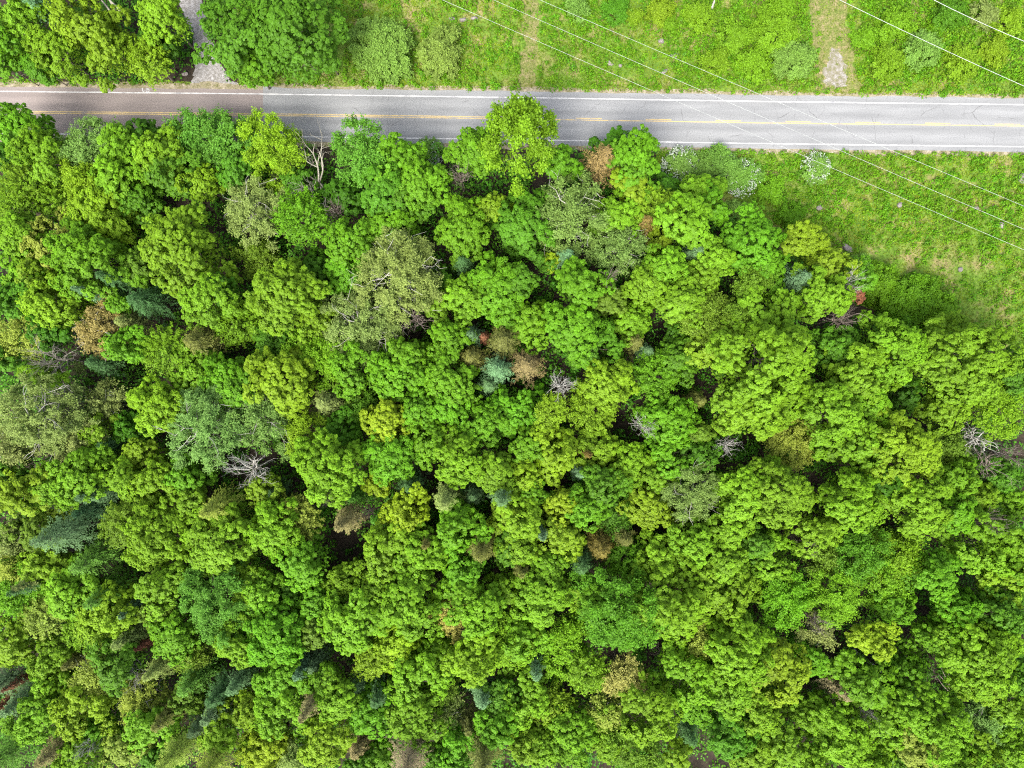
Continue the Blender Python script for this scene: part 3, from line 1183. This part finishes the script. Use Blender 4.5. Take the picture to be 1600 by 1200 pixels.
struct('ground', grid_sheet('ground', 1500, -0.02, M_FLOOR))
def ragged(pts, step=9, amp=4, seed=3):
    g = np.random.default_rng(seed)
    out = []
    for (a, b) in zip(pts, pts[1:] + pts[:1]):
        a, b = np.array(a, float), np.array(b, float)
        n = min(80, max(1, int(np.linalg.norm(b - a) / step)))
        for i in range(n):
            out.append(tuple(a + (b - a) * i / n + g.normal(size=2) * (amp if i else amp * .3)))
    return out
SE_MEADOW = [(1025, 226), (2400, 236), (2400, 560), (1720, 560), (1600, 540), (1500, 530), (1400, 500), (1310, 460), (1240, 410), (1170, 360), (1110, 320), (1025, 300)]
N_MEADOW = [(372, 150), (372, -700), (2400, -700), (2400, 170), (1600, 160), (800, 152)]
struct('meadow', flat('meadow', ragged(SE_MEADOW), -0.012, M_SOIL))
struct('meadow', flat('meadow', ragged(N_MEADOW, 20, 3), -0.012, M_SOIL))
VERGE = [(-700, 118), (0, 124), (300, 128), (372, 132), (372, 150), (0, 145), (-700, 140)]
struct('verge', flat('verge', ragged(VERGE), -0.013, M_SOIL))
DRIVE = [(236, -260), (262, -120), (279, 0), (288, 26), (299, 50), (306, 75), (303, 100), (298, 126), (296, 140), (382, 140), (358, 122), (344, 100), (336, 75), (326, 50), (322, 26), (316, 0), (302, -120), (276, -260)]
struct('driveway', flat('driveway', ragged(DRIVE, 6, 2.0, 4), -0.008, M_GRAVEL))
struct('dirt_path', flat('dirt_path', ragged([(822, -140), (818, 40), (813, 90), (808, 140), (838, 140), (838, 90), (842, 40), (850, -140)], 7, 3, 5), -0.008, M_DIRT))
struct('dirt_path', flat('dirt_path', ragged([(1258, -140), (1266, 40), (1275, 90), (1276, 143), (1352, 143), (1334, 90), (1322, 40), (1318, -140)], 7, 3, 6), -0.008, M_DIRT))
struct('gravel_patch', flat('gravel_patch', ragged([(1300, 74), (1293, 98), (1290, 120), (1292, 136), (1322, 136), (1323, 118), (1318, 96), (1312, 78)], 4, 3.2, 7), -0.004, M_PATCH))
struct('shoulder', ribbon('shoulder', -700, 2300, -49, -38, -0.004, M_SHOULDER, 8, 1.6, 0.4, 11))
struct('shoulder', ribbon('shoulder', -700, 2300, 38, 49, -0.004, M_SHOULDER, 8, 0.4, 1.6, 12))
struct('road', ribbon('road', -900, 411, -39.5, 40, 0.0, M_PINK, 12, 0.5, 0.5, 13, True))
struct('road', ribbon('road', 411, 2500, -42.5, 41, 0.0, M_GREY, 12, 0.7, 0.5, 14, True))
struct('edge_line', ribbon('edge_line', -900, 2500, -33.4, -31.6, 0.004, M_WHITE, 10, 0.12, 0.12, 15))
struct('edge_line', ribbon('edge_line', -900, 2500, 32.4, 34.1, 0.004, M_WHITE, 10, 0.12, 0.12, 16))
struct('centre_line', ribbon('centre_line', -900, 2500, 0.2, 1.7, 0.004, M_YELLOW, 10, 0.1, 0.1, 17))
struct('centre_line', ribbon('centre_line', -900, 790, -2.4, -0.9, 0.004, M_YELLOW, 10, 0.1, 0.1, 18))
for k in range(-0, 16):
    x = 900 + 109 * k
    struct('centre_dash', ribbon('centre_dash', x, x + 40, -2.4, -0.9, 0.004, M_YELLOW, 8, 0.1, 0.1, 20 + k))
# painted survey mark at the edge of the pinkish paving: an L stroke and a small looped figure
def stroke(pts, w=0.16):
    pp = np.array([at(x, y) for x, y in pts])
    t = unit(np.gradient(pp, axis=0))
    n = np.stack([-t[:, 1], t[:, 0], t[:, 2] * 0], 1)
    v = np.stack([pp + n * w / 2, pp - n * w / 2], 1).reshape(-1, 3)
    v[:, 2] = 0.008
    f = [(2 * i, 2 * i + 1, 2 * i + 3, 2 * i + 2) for i in range(len(pp) - 1)]
    return v, f
sv, sf, o_ = [], [], 0
for pts in ([(222.3, 137.2), (222.5, 139), (222.7, 141), (223, 142.9)], [(223, 142.8), (224.5, 143), (226, 142.9)],
            [(225.2, 142.6), (225.7, 141.2)],
            [(228.3, 138.7), (230, 138.3), (231.8, 138.7), (232.8, 140), (233, 142), (232.4, 143.6), (230.6, 144), (229, 143.2), (228.4, 141.6), (229.2, 140.2), (230.6, 139.9), (231.6, 140.8)]):
    v, f = stroke(pts)
    sv.append(v)
    sf += [tuple(i + o_ for i in q) for q in f]
    o_ += len(v)
struct('road_marking', mesh_from('road_marking', np.concatenate(sv), np.array(sf), M_WHITE))

# ------------------------------------------------------------------ zones for scattering plants
def inside(px, py, poly):
    px, py = np.asarray(px, float), np.asarray(py, float)
    r = np.zeros(px.shape, bool)
    for (x0, y0), (x1, y1) in zip(poly, poly[1:] + poly[:1]):
        c = ((y0 > py) != (y1 > py)) & (px < (x1 - x0) * (py - y0) / ((y1 - y0) or 1e-9) + x0)
        r ^= c
    return r
def pix(x, y):
    return x / H * F + 800, 600 - y / H * F
BARE = [(1525, 425, 60, 30), (1400, 415, 55, 22), (1345, 400, 40, 14), (1370, 395, 40, 18), (1540, 480, 70, 28), (1480, 415, 45, 18),
        (620, 30, 45, 16), (1032, 100, 14, 10), (1510, 285, 30, 8), (1455, 275, 24, 8), (725, 30, 34, 6), (1545, 345, 22, 8), (530, 75, 14, 26), (1150, 315, 26, 14)]
def meadow_density(px, py):
    """0 on paving and tracks, up to 1 in lush meadow"""
    off = py - road_c(px)
    d = np.where(inside(px, py, N_MEADOW) | inside(px, py, SE_MEADOW) | inside(px, py, VERGE), 1.0, 0.0)
    d = np.where((off > -45) & (off < 46), 0, d)
    d = np.where(inside(px, py, DRIVE), 0.0, d)
    tr = ((np.abs(px - (830 - (py - 40) * .07)) < 14) & (py < 142)) | ((np.abs(px - (1296 + (py - 40) * .16)) < 30) & (py < 142))
    d = np.where(tr, d * 0.28, d)
    d = np.where((np.abs(px - 1306) < 17) & (py > 64) & (py < 136), d * 0.1, d)
    for bx, by, bw, bh in BARE:
        q = ((px - bx) / bw) ** 2 + ((py - by) / bh) ** 2
        d = d * (1 - 0.6 * np.exp(-q * 1.4))
    return d
def lush(px, py):
    """tall herbs rather than grass"""
    a = inside(px, py, [(1040, 20), (1262, -80), (1268, 120), (1200, 132), (1050, 128)]) | inside(px, py, [(1335, -80), (1700, -80), (1700, 130), (1400, 128), (1350, 100)])
    b = inside(px, py, [(1320, 400), (1500, 505), (1600, 560), (1560, 590), (1300, 470), (1250, 370)])
    c = inside(px, py, [(1380, 250), (1620, 300), (1620, 380), (1480, 350), (1380, 290)])
    return np.where(a | b, 1.0, np.where(c, 0.75, 0.45))

M_GRASS = leaf_material('grass_blades', srgb(112, 168, 18, .55), srgb(160, 184, 36, .6), 0.3, patch=srgb(150, 164, 60, .55))
M_WEED = leaf_material('weed_leaves', srgb(98, 172, 24, .55), srgb(146, 190, 40, .55), 0.3, patch=srgb(126, 184, 28, .5))
M_UNDER = leaf_material('undergrowth_leaves', srgb(78, 146, 34, .7), srgb(112, 166, 44, .7), 0.3)

g = np.random.default_rng(21)
def scatter(n, box, dens):
    x = g.uniform(box[0], box[1], n)
    y = g.uniform(box[2], box[3], n)
    px, py = pix(x, y)
    k = g.uniform(size=n) < dens(px, py)
    return x[k], y[k]
NB, SB = (-95, 95, 44.5, 76), (16, 95, 4, 41)
L = Leaves()
for box, n in ((NB, 150000), (SB, 80000)):
    x, y = scatter(n, box, lambda px, py: meadow_density(px, py) * (0.35 + 0.9 * fnoise(px / F * H, py / F * H, 0.5)))
    z = 0.06 + 0.5 * np.clip(fnoise(x, y, 0.9) - 0.32, 0, 1) * g.uniform(0.3, 1, len(x))
    nn = unit(np.stack([g.normal(size=len(x)) * .6, g.normal(size=len(x)) * .6, np.ones(len(x))], 1))
    v, f = leaf_quads(np.stack([x, y, z], 1), nn, g.uniform(0.22, 0.46, len(x)), g, 0.34)
    yl = np.clip((fnoise(x, y, 0.12) - 0.38) * 3, 0, 1)
    L.add(v, f, g.uniform(0.72, 1.22, len(x)), np.clip(yl * .6 + g.normal(0.2, 0.2, len(x)), 0, 1))
o = obj('meadow_grass', L.mesh('meadow_grass', M_GRASS))
o['kind'] = 'stuff'
tag(o, 'rough yellow-green meadow grass on both sides of the road', 'grass')

def herb_clumps(L, xs, ys, rr, hh, per, leaf):
    for x, y in zip(xs, ys):
        k = int(per * g.uniform(0.6, 1.3))
        r = rr * g.uniform(0.6, 1.4)
        q = unit(g.normal(size=(k, 3)))
        q[:, 2] = np.abs(q[:, 2])
        c = np.array([x, y, 0.05]) + q * np.array([r, r, hh * g.uniform(0.6, 1.3)]) * g.uniform(0.6, 1.05, (k, 1))
        nn = unit(q * .7 + np.array([0, 0, .8]) + g.normal(size=(k, 3)) * .4)
        v, f = leaf_quads(c, nn, leaf * g.uniform(.7, 1.3, k), g, .72)
        L.add(v, f, g.uniform(.8, 1.15) * g.uniform(.78, 1.2, k), np.clip(g.normal(g.choice([.2, .6]), .2, k), 0, 1))
L = Leaves()
for box, n in ((NB, 15000), (SB, 8500)):
    x, y = scatter(n, box, lambda px, py: meadow_density(px, py) ** 2 * lush(px, py))
    herb_clumps(L, x, y, 0.52, 0.95, 22, 0.29)
o = obj('meadow_weeds', L.mesh('meadow_weeds', M_WEED))
o['kind'] = 'stuff'
tag(o, 'lush bright green weeds growing in clumps over the meadow', 'weeds')

def forest_density(px, py):
    off = py - road_c(px)
    s = (off > 50) & ~inside(px, py, SE_MEADOW)
    n = (off < -52) & (px < 372) & ~inside(px, py, DRIVE)
    return np.where(s | n, 1.0, 0.0)
L = Leaves()
x, y = scatter(11000, (-95, 95, -76, 76), forest_density)
herb_clumps(L, x, y, 0.95, 1.5, 16, 0.42)
x, y = scatter(7600, (-95, 95, -76, 76), forest_density)
k_ = fnoise(x, y, 0.13) > 0.36
herb_clumps(L, x[k_], y[k_], 1.2, 5.0, 38, 0.38)
o = obj('undergrowth', L.mesh('undergrowth', M_UNDER))
o['kind'] = 'stuff'
tag(o, 'dark green undergrowth on the forest floor between the trunks', 'undergrowth')

# ------------------------------------------------------------------ prototypes
SIZES = [1.7, 2.5, 3.4, 4.5, 5.8, 7.4]
def nearest(r):
    return min(range(len(SIZES)), key=lambda i: abs(math.log(SIZES[i] / r)))
_pro = {}
def proto(kind, i, v):
    key = (kind, i, v)
    if key in _pro:
        return _pro[key]
    s = 1000 + 97 * i + 13 * v + sum(map(ord, kind))
    Rm = SIZES[i]
    if kind == 'M':
        me = clumpy_crown(s, Rm, M_LEAF, lobe=(1.25, 1.55, 1.05, 1.4)[v % 4], leaf=(.3, .34, .29, .36)[v % 4], per=(30, 28, 32, 24)[v % 4], open_=(.06, .1, .08, .2)[v % 4])
    elif kind == 'F':
        me = fan_crown(s, Rm, M_LEAF)
    elif kind == 'A':
        me = fine_crown(s, Rm, M_LEAF)
    elif kind == 'thin':
        me = fine_crown(s, Rm, M_LEAF, .26, 0.8, .8, 1.1, 1.0, .38)
    elif kind == 'L':
        me = fine_crown(s, Rm, M_LEAF, 0.3, 1.0, 1.0, 1.2, 0.95, .22)
    elif kind == 'K':
        me = fine_crown(s, Rm, M_LEAF, 0.25, 2.0, 0.85, 0.9, 0.62, .02)
    elif kind == 'S':
        me = conifer_crown(s, Rm, 3.2 * Rm if Rm < 3 else 2.4 * Rm, M_NEEDLE)
    elif kind == 'trunk':
        me = trunk_mesh(s, M_BARK)
    elif kind == 'spar':
        me = trunk_mesh(s, M_BARK, n=10, reach=0.35, r0=0.012, trunk_r=0.06, top=0.97, up=0.02, twigs=0)
    elif kind == 'twigs':
        me = trunk_mesh(s, M_TWIG, n=22, reach=0.86, r0=0.014, trunk_r=0.04, twigs=4, top=0.98, up=0.1)
    _pro[key] = me
    return me

def dead_mesh(seed, mat, style):
    """bare dead wood about 1 in reach: r standing and wide, f fallen, v low tangle, '' upright star of branches"""
    gg = np.random.default_rng(seed)
    P = []
    if style == 'f':
        for i in range(3):
            a = gg.normal(0, .22)
            d = np.array([math.cos(a), math.sin(a), 0.16 + .05 * i])
            snag_paths(gg, (-1.1 + gg.normal() * .1, (i - 1) * 0.16, 0.12), d, 2.0 * gg.uniform(.7, 1.1), 0.045, 1 if i == 0 else 0, P, 0.5, 0.05)
        for i in range(14):
            a = gg.normal(0, .5)
            b = np.array([gg.uniform(0, .8), gg.normal() * .2, 0.3])
            snag_paths(gg, b, (math.cos(a), math.sin(a), 0.25), gg.uniform(.3, .6), 0.017, 1, P, .6, .12)
    elif style == 'r':
        P.append((np.array([[0, 0, 0], [.02, 0, .6], [-.02, .03, 1.1]]), np.array([.05, .04, .034])))
        for i in range(6):
            a = i * 1.05 + gg.uniform(-.3, .3)
            snag_paths(gg, (-.02, .03, 0.8 + 0.06 * i), unit(np.array([math.cos(a), math.sin(a), 0.5])), gg.uniform(.75, 1.1), 0.03, 3, P, 0.55, 0.2)
    else:
        P.append((np.array([[0, 0, 0], [.02, 0, .7], [-.02, .03, 1.3]]), np.array([.06, .05, .035])))
        nb = 16 if style == 'v' else 24
        for i in range(nb):
            a = i * 2.4 + gg.uniform(-.4, .4)
            snag_paths(gg, (-.02, .03, 0.8 + .5 * i / nb), unit(np.array([math.cos(a), math.sin(a), 0.5 if style == 'v' else 0.6])),
                       gg.uniform(.5, .9), 0.024, 2, P, 0.6, 0.2)
    v, f = tubes(P, 4)
    return mesh_from('branches', v, f, mat, smooth=True)
_dead = {}

# ------------------------------------------------------------------ the catalogue of plants: photo position, radius, kind, colour
WORDS = dict(l='lime green', y='yellow-green', Y='yellowish', g='bright green', m='mid green', d='dark green', o='olive green', p='pale lime',
             a='grey-olive', b='grey-green', e='soft green', s='blue-green', t='pale teal', k='dark green', B='olive-brown', O='brownish',
             T='tan', Q='orange-brown', R='rust-red', P='grey-pink', h='pale green', Z='tan-yellow', w='white', G='white')
KIND = dict(M=('broadleaf_tree', 'leafy tree', 'tree', 'leafy trees of the forest'), F=('feathery_tree', 'feathery tree', 'tree', 'feathery-leaved trees of the forest'),
            A=('fine_leaved_tree', 'fine-leaved tree', 'tree', 'fine-leaved trees of the forest'), L=('fine_leaved_tree', 'tall tree', 'tree', 'fine-leaved trees of the forest'),
            S=('conifer', 'conifer', 'conifer', 'green conifers among the leafy crowns'), B=('browning_conifer', 'conifer', 'conifer', 'browning conifers among the leafy crowns'),
            D=('dead_tree', 'dead tree', 'dead tree', 'bare dead trees'), K=('bush', 'bush', 'bush', 'bushes on the meadow'),
            W=('flowering_shrub', 'flowering shrub', 'shrub', 'white-flowered shrubs along the road'))
items = []
for ln in TREES.strip().splitlines():
    left, _, lab = ln.partition('|')
    lab, _, ref = lab.partition('#')
    t = left.split()
    items.append(dict(px=float(t[0]), py=float(t[1]), r=float(t[2]), k=t[3], c=t[4], fl=''.join(t[5:]), label=lab.strip(), ref=ref.strip()))
SPOTS = [('the top left corner of the photo', 0, 0), ('the bottom left corner of the photo', 0, 1200), ('the bottom right corner of the photo', 1600, 1200),
         ('the top right corner of the photo', 1600, 0), ('the gravel driveway mouth', 335, 125), ('the middle of the bottom edge', 800, 1200),
         ('the painted mark on the road', 228, 141)]
refs = [(i['ref'], i['px'], i['py'], n) for n, i in enumerate(items) if i['ref']] + [(a, x, y, -1) for a, x, y in SPOTS]
DIRS = ['right of', 'above and right of', 'above', 'above and left of', 'left of', 'below and left of', 'below', 'below and right of']
RANK = ['first', 'second', 'third', 'fourth', 'fifth', 'sixth', 'seventh', 'eighth', 'ninth', 'tenth']
def sector(dx, dy):
    return int(((math.degrees(math.atan2(-dy, dx)) + 22.5) % 360) // 45)
table = {}
for ri, (nm, x, y, own) in enumerate(refs):
    for s in range(8):
        q = sorted((math.hypot(i['px'] - x, i['py'] - y), n) for n, i in enumerate(items) if n != own and sector(i['px'] - x, i['py'] - y) == s)
        for rk, (d, n) in enumerate(q[:10]):
            table.setdefault(n, []).append((rk * 60 + d, rk, s, ri))
for n, i in enumerate(items):
    if i['label']:
        continue
    sz = 'small ' if i['r'] < 25 else 'large ' if i['r'] > 49 else ''
    kw = KIND[i['k']][1]
    if i['k'] == 'D':
        kw = 'fallen dead tree' if 'f' in i['fl'] else 'bare dead tree'
        sz = ''
    _, rk, s, ri = min(table[n])
    i['label'] = sz + {'P': 'grey'}.get(i['c'], WORDS[i['c']]) * (i['k'] == 'D') + (WORDS[i['c']] if i['k'] != 'D' else '') + ' ' + kw + ', ' + RANK[rk] + ' ' + DIRS[s] + ' ' + refs[ri][0]

def grow(i, n):
    k, c, fl, r = i['k'], i['c'], i['fl'], i['r']
    name, _, cat, grp = KIND[k]
    q = random.Random(n * 7919 + 3)
    if k in 'MFA':
        h = 7.6 + 0.085 * r + q.uniform(-1.8, 1.8)
    elif k == 'L':
        h = 19.0
    elif k in 'SB':
        h = 11.3 + 0.09 * r + q.uniform(-.6, .6)
        if 'x' in fl:
            h += 4.5
    elif k in 'KW':
        h = 0.078 * r if k == 'K' else 1.6
        h = max(h, 1.0)
    else:
        h = 10.5 if 'r' in fl else 3.2 if 'f' in fl else 12.0 + 0.03 * r
    if '-' in fl:
        h *= 0.9 if k in 'SBD' else 0.74
    if '+' in fl:
        h *= 1.12
    h *= 1 + 0.13 * fl.count('^')
    zc = h * (0.55 if k in 'KWD' else 0.5 if k in 'SB' else 0.88)
    Rm = r / F * (H - zc)
    if k in 'MFA':
        Rm *= 1.07 if k == 'A' else 0.96
    p = at(i['px'], i['py'], zc)
    root = link(bpy.data.objects.new(name, None))
    root.empty_display_size = 0.5
    i['h'] = h
    root.location = (p[0], p[1], -0.02)
    root.rotation_euler = (0, 0, q.uniform(0, 6.283))
    tag(root, i['label'], cat, grp)
    jit = lambda: q.uniform(0.94, 1.06)
    base = PAL.get(c, PAL['l'])
    if k in 'KA':
        base = tuple(x * (1.05 if k == 'K' else 1.15) for x in base)
    color = (base[0] * LEAF_K * jit(), base[1] * LEAF_K * q.uniform(.93, 1.07), base[2] * LEAF_K * jit(), 1)
    if k in 'MFALKW':
        si = nearest(Rm * (1.0 if k in 'KW' else 1.08))
        me = proto('thin' if c == 'O' else {'W': 'K'}.get(k, k), si, q.randrange({'M': 4, 'F': 2, 'A': 2}.get(k, 1)))
        cr = obj('crown', me, root)
        s = Rm * 1.06 / SIZES[si]
        zs = s * q.uniform(0.92, 1.12) * (1.35 if k == 'L' else 0.85 if k in 'KW' else 1)
        cr.scale = (s * q.uniform(.92, 1.1), s * q.uniform(.92, 1.1), zs)
        top = SIZES[si] * zs * (1.0 if k in 'LM' else 0.82)
        cr.location = (0, 0, max(h - top, h * 0.3))
        cr.color = color
        tw = 't' in fl or (k == 'A' and c in 'abO')
        tr = obj('trunk', proto('twigs' if tw else 'trunk', 0, q.randrange(3)), root)
        tr.scale = (Rm, Rm, h * (1.0 if tw else 0.9))
        if k == 'W':
            bl = obj('blossom', _blossom[q.randrange(2)], cr)
    elif k in 'SB':
        si = nearest(Rm * 1.1)
        cr = obj('crown', proto('S', si, q.randrange(3)), root)
        s = Rm * 1.12 / SIZES[si]
        full = 3.2 * SIZES[si] if SIZES[si] < 3 else 2.4 * SIZES[si]
        ch = min(h * 0.92, max(2.6 * Rm, h * 0.6))
        cr.scale = (s, s, ch / full)
        cr.location = (0, 0, h - ch / 2)
        cr.color = color
        tr = obj('trunk', proto('spar', 0, q.randrange(2)), root)
        tr.scale = (Rm, Rm, h)
    elif k == 'D':
        st = 'r' if 'r' in fl else 'f' if 'f' in fl else 'v' if 'v' in fl else ''
        key = (c, st, n % 3)
        if key not in _dead:
            _dead[key] = dead_mesh(300 + n, M_DEAD[c], st)
        br = obj('branches', _dead[key], root)
        if st == 'f':
            br.scale = (Rm, Rm, Rm)
            root.location[2] = 9.0 if c == 'G' else 3.2
        else:
            br.scale = (Rm * (1.3 if st == 'r' else 1.05), Rm * (1.3 if st == 'r' else 1.05), h / 1.75)
        if n in LIE:
            root.rotation_euler = (0, 0, R(LIE[n]))

# white blossom sprays for the flowering shrubs, spread over a bush of radius SIZES[1]
M_BLOSSOM = leaf_material('blossom', (0.42, 0.45, 0.39), (0.32, 0.4, 0.27), 0.2)
_blossom = []
for sd_ in (5, 6):
    gg = np.random.default_rng(sd_)
    LB = Leaves()
    u = dome_points(gg, 420, -0.1)
    keep = gg.uniform(size=len(u)) < 0.2 + 0.6 * vnoise(u[:, 0] * 3 + sd_ * 9, u[:, 1] * 3, 1.0)
    C_ = u[keep] * (SIZES[1] * gg.uniform(.8, 1.08, keep.sum()))[:, None] * np.array([1, 1, .85])
    for cc in C_:
        k = 4
        c_ = cc + gg.normal(size=(k, 3)) * .14 + np.array([0, 0, .1])
        v, f = leaf_quads(c_, unit(np.array([0, 0, 1.]) + gg.normal(size=(k, 3)) * .4), .19, gg, .9)
        LB.add(v, f, gg.uniform(.8, 1.2, k), gg.uniform(0, 1, k))
    _blossom.append(LB.mesh('blossom', M_BLOSSOM))
LIE = {n: a for n, i in enumerate(items) for (x, y, a) in ((205, 28, 125), (1030, 1015, 140), (1456, 1054, 138), (1530, 918, 140), (226, 1042, 60)) if abs(i['px'] - x) + abs(i['py'] - y) < 4}
for n, i in enumerate(items):
    grow(i, n)

# ------------------------------------------------------------------ boulders, logs, a pole, cables
M_ROCK = noise_material('boulder_stone', [(0.3, (0.11, 0.09, 0.082)), (0.6, (0.22, 0.2, 0.185)), (0.8, (0.33, 0.31, 0.295))], 2.2, 7, grain=(6, .25))
import bmesh
def rock(px, py, rx, ry, rot, label, seed):
    bm = bmesh.new()
    bmesh.ops.create_icosphere(bm, subdivisions=3, radius=1)
    gg = np.random.default_rng(seed)
    ds = [(unit(gg.normal(size=3)), gg.uniform(.55, .9)) for _ in range(11)]
    for v in bm.verts:
        p = np.array(v.co)
        for d, lim in ds:
            e = p @ d - lim
            if e > 0:
                p = p - d * e * .85
        v.co = p + gg.normal(size=3) * .012
    me = bpy.data.meshes.new('boulder')
    bm.to_mesh(me)
    bm.free()
    me.materials.append(M_ROCK)
    o = obj('boulder', me)
    p = at(px, py)
    o.location = (p[0], p[1], 0.12)
    s = H / F
    o.scale = (rx * s, ry * s, 0.45 * (rx + ry) * s * .8)
    o.rotation_euler = (0, 0, R(rot))
    tag(o, label, 'boulder', 'boulders on the meadow')
for a in [(1322, 387, 11, 6.5, -38, 'largest pinkish boulder on the meadow by the forest corner', 1),
          (1281, 325, 6, 4.5, 10, 'whitish boulder between the lone white shrub and the pinkish boulder', 2),
          (1405, 320, 5, 4.5, 60, 'small brownish boulder just below the lowest thin cable', 3),
          (1486, 327, 4, 6, 0, 'narrow pinkish stone between the two lower thin cables', 4),
          (1563, 352, 5.5, 7, 20, 'dark brownish boulder below the middle thin cable at the meadow', 5),
          (1524, 326, 5, 4, 0, 'white stone right under the middle thin cable', 6),
          (1596, 280, 8, 9, 0, 'pinkish boulder cut by the right edge below the road', 7),
          (952, 99, 7, 4.5, -20, 'white boulder above the road between two thin cables', 8),
          (969, 103, 3, 3, 0, 'tiny white stone beside the white boulder above the road', 9),
          (1033, 65, 5, 5, 30, 'pale boulder topmost of the stony patch above the road', 10),
          (1053, 87, 7, 5, 10, 'widest pale boulder of the stony patch above the road', 11),
          (1038, 112, 6, 4, 30, 'flat greyish boulder lowest of the stony patch above the road', 12),
          (1113, 37, 4, 6, 25, 'white boulder in the lush weeds below a grey log', 13),
          (1500, 421, 4, 4, 0, 'lone whitish stone on the bare dry patch of the meadow', 14),
          (708, 30, 7, 3.5, 0, 'first pale pinkish boulder of the row above the round bushes', 15),
          (724, 31, 8, 3.5, 5, 'middle pale pinkish boulder of the row above the round bushes', 16),
          (742, 30, 7, 3.5, -8, 'last pale pinkish boulder of the row above the round bushes', 17),
          (290, 116, 6, 3, 10, 'pale stone lying beside the gravel driveway mouth', 18)]:
    rock(*a)

def pole(name, a, b, za, zb, r, mat, label, cat):
    pa, pb = at(a[0], a[1], za), at(b[0], b[1], zb)
    s = np.linspace(0, 1, 7)[:, None]
    p = pa + (pb - pa) * s + np.random.default_rng(int(a[0])).normal(size=(7, 3)) * r * .5
    cap = np.concatenate([p[:1] - unit(pb - pa) * .01, p, p[-1:] + unit(pb - pa) * .01])
    rad = np.concatenate([[.002], np.linspace(r, r * .7, 7), [.002]])
    v, f = tubes([(cap, rad)], 8)
    tag(obj(name, mesh_from(name, v, f, mat, smooth=True)), label, cat)
pole('fallen_log', (1111, 14), (1118, -6), .35, .5, .22, M_TWIG, 'grey log sticking out of the weeds at the top edge', 'log')
pole('fallen_log', (1334, 1014), (1376, 1050), .5, .9, .22, M_TWIG, 'pale broken log lying under the bright yellow crown', 'log')
pole('fallen_log', (1376, 1052), (1422, 1086), .35, .6, .26, M_BARK, 'long dark trunk lying in the gap right of the pale broken log', 'log')
pole('wooden_stake', (307, 61), (315, 42), .1, 1.6, .05, M_DEAD['w'], 'thin pale stake leaning over the gravel driveway', 'stake')

M_WIRE = noise_material('cable_metal', [(0.3, (0.3, 0.32, 0.3)), (0.7, (0.42, 0.44, 0.42))], 1.0, rough=0.45)
def cable(a, b, z, r, label):
    a, b = np.array(a, float), np.array(b, float)
    d = b - a
    pts = []
    for t in np.linspace(-0.7, 1.5, 34):
        q = a + d * t
        w = at(q[0], q[1], z)
        w[2] = z + 0.9 * (t - .4) ** 2
        pts.append(w * np.array([(H - w[2]) / (H - z), (H - w[2]) / (H - z), 1]) if False else w)
    v, f = tubes([(np.array(pts), np.full(len(pts), r))], 6)
    tag(obj('power_cable', mesh_from('power_cable', v, f, M_WIRE, smooth=True)), label, 'cable', 'overhead cables crossing the road')
cable((690, 0), (1600, 392), 7.2, .02, 'lowest of three thin overhead cables, passing nearest the forest')
cable((770, 0), (1600, 360), 7.4, .02, 'middle of three thin overhead cables crossing the road')
cable((842, 0), (1600, 324), 7.2, .02, 'topmost of three thin overhead cables crossing the road')
cable((1310, 0), (1600, 137), 9.0, .032, 'thick overhead cable crossing the meadow by the worn track')
cable((1457, 0), (1600, 67), 9.0, .036, 'thick overhead cable cutting the top right corner')
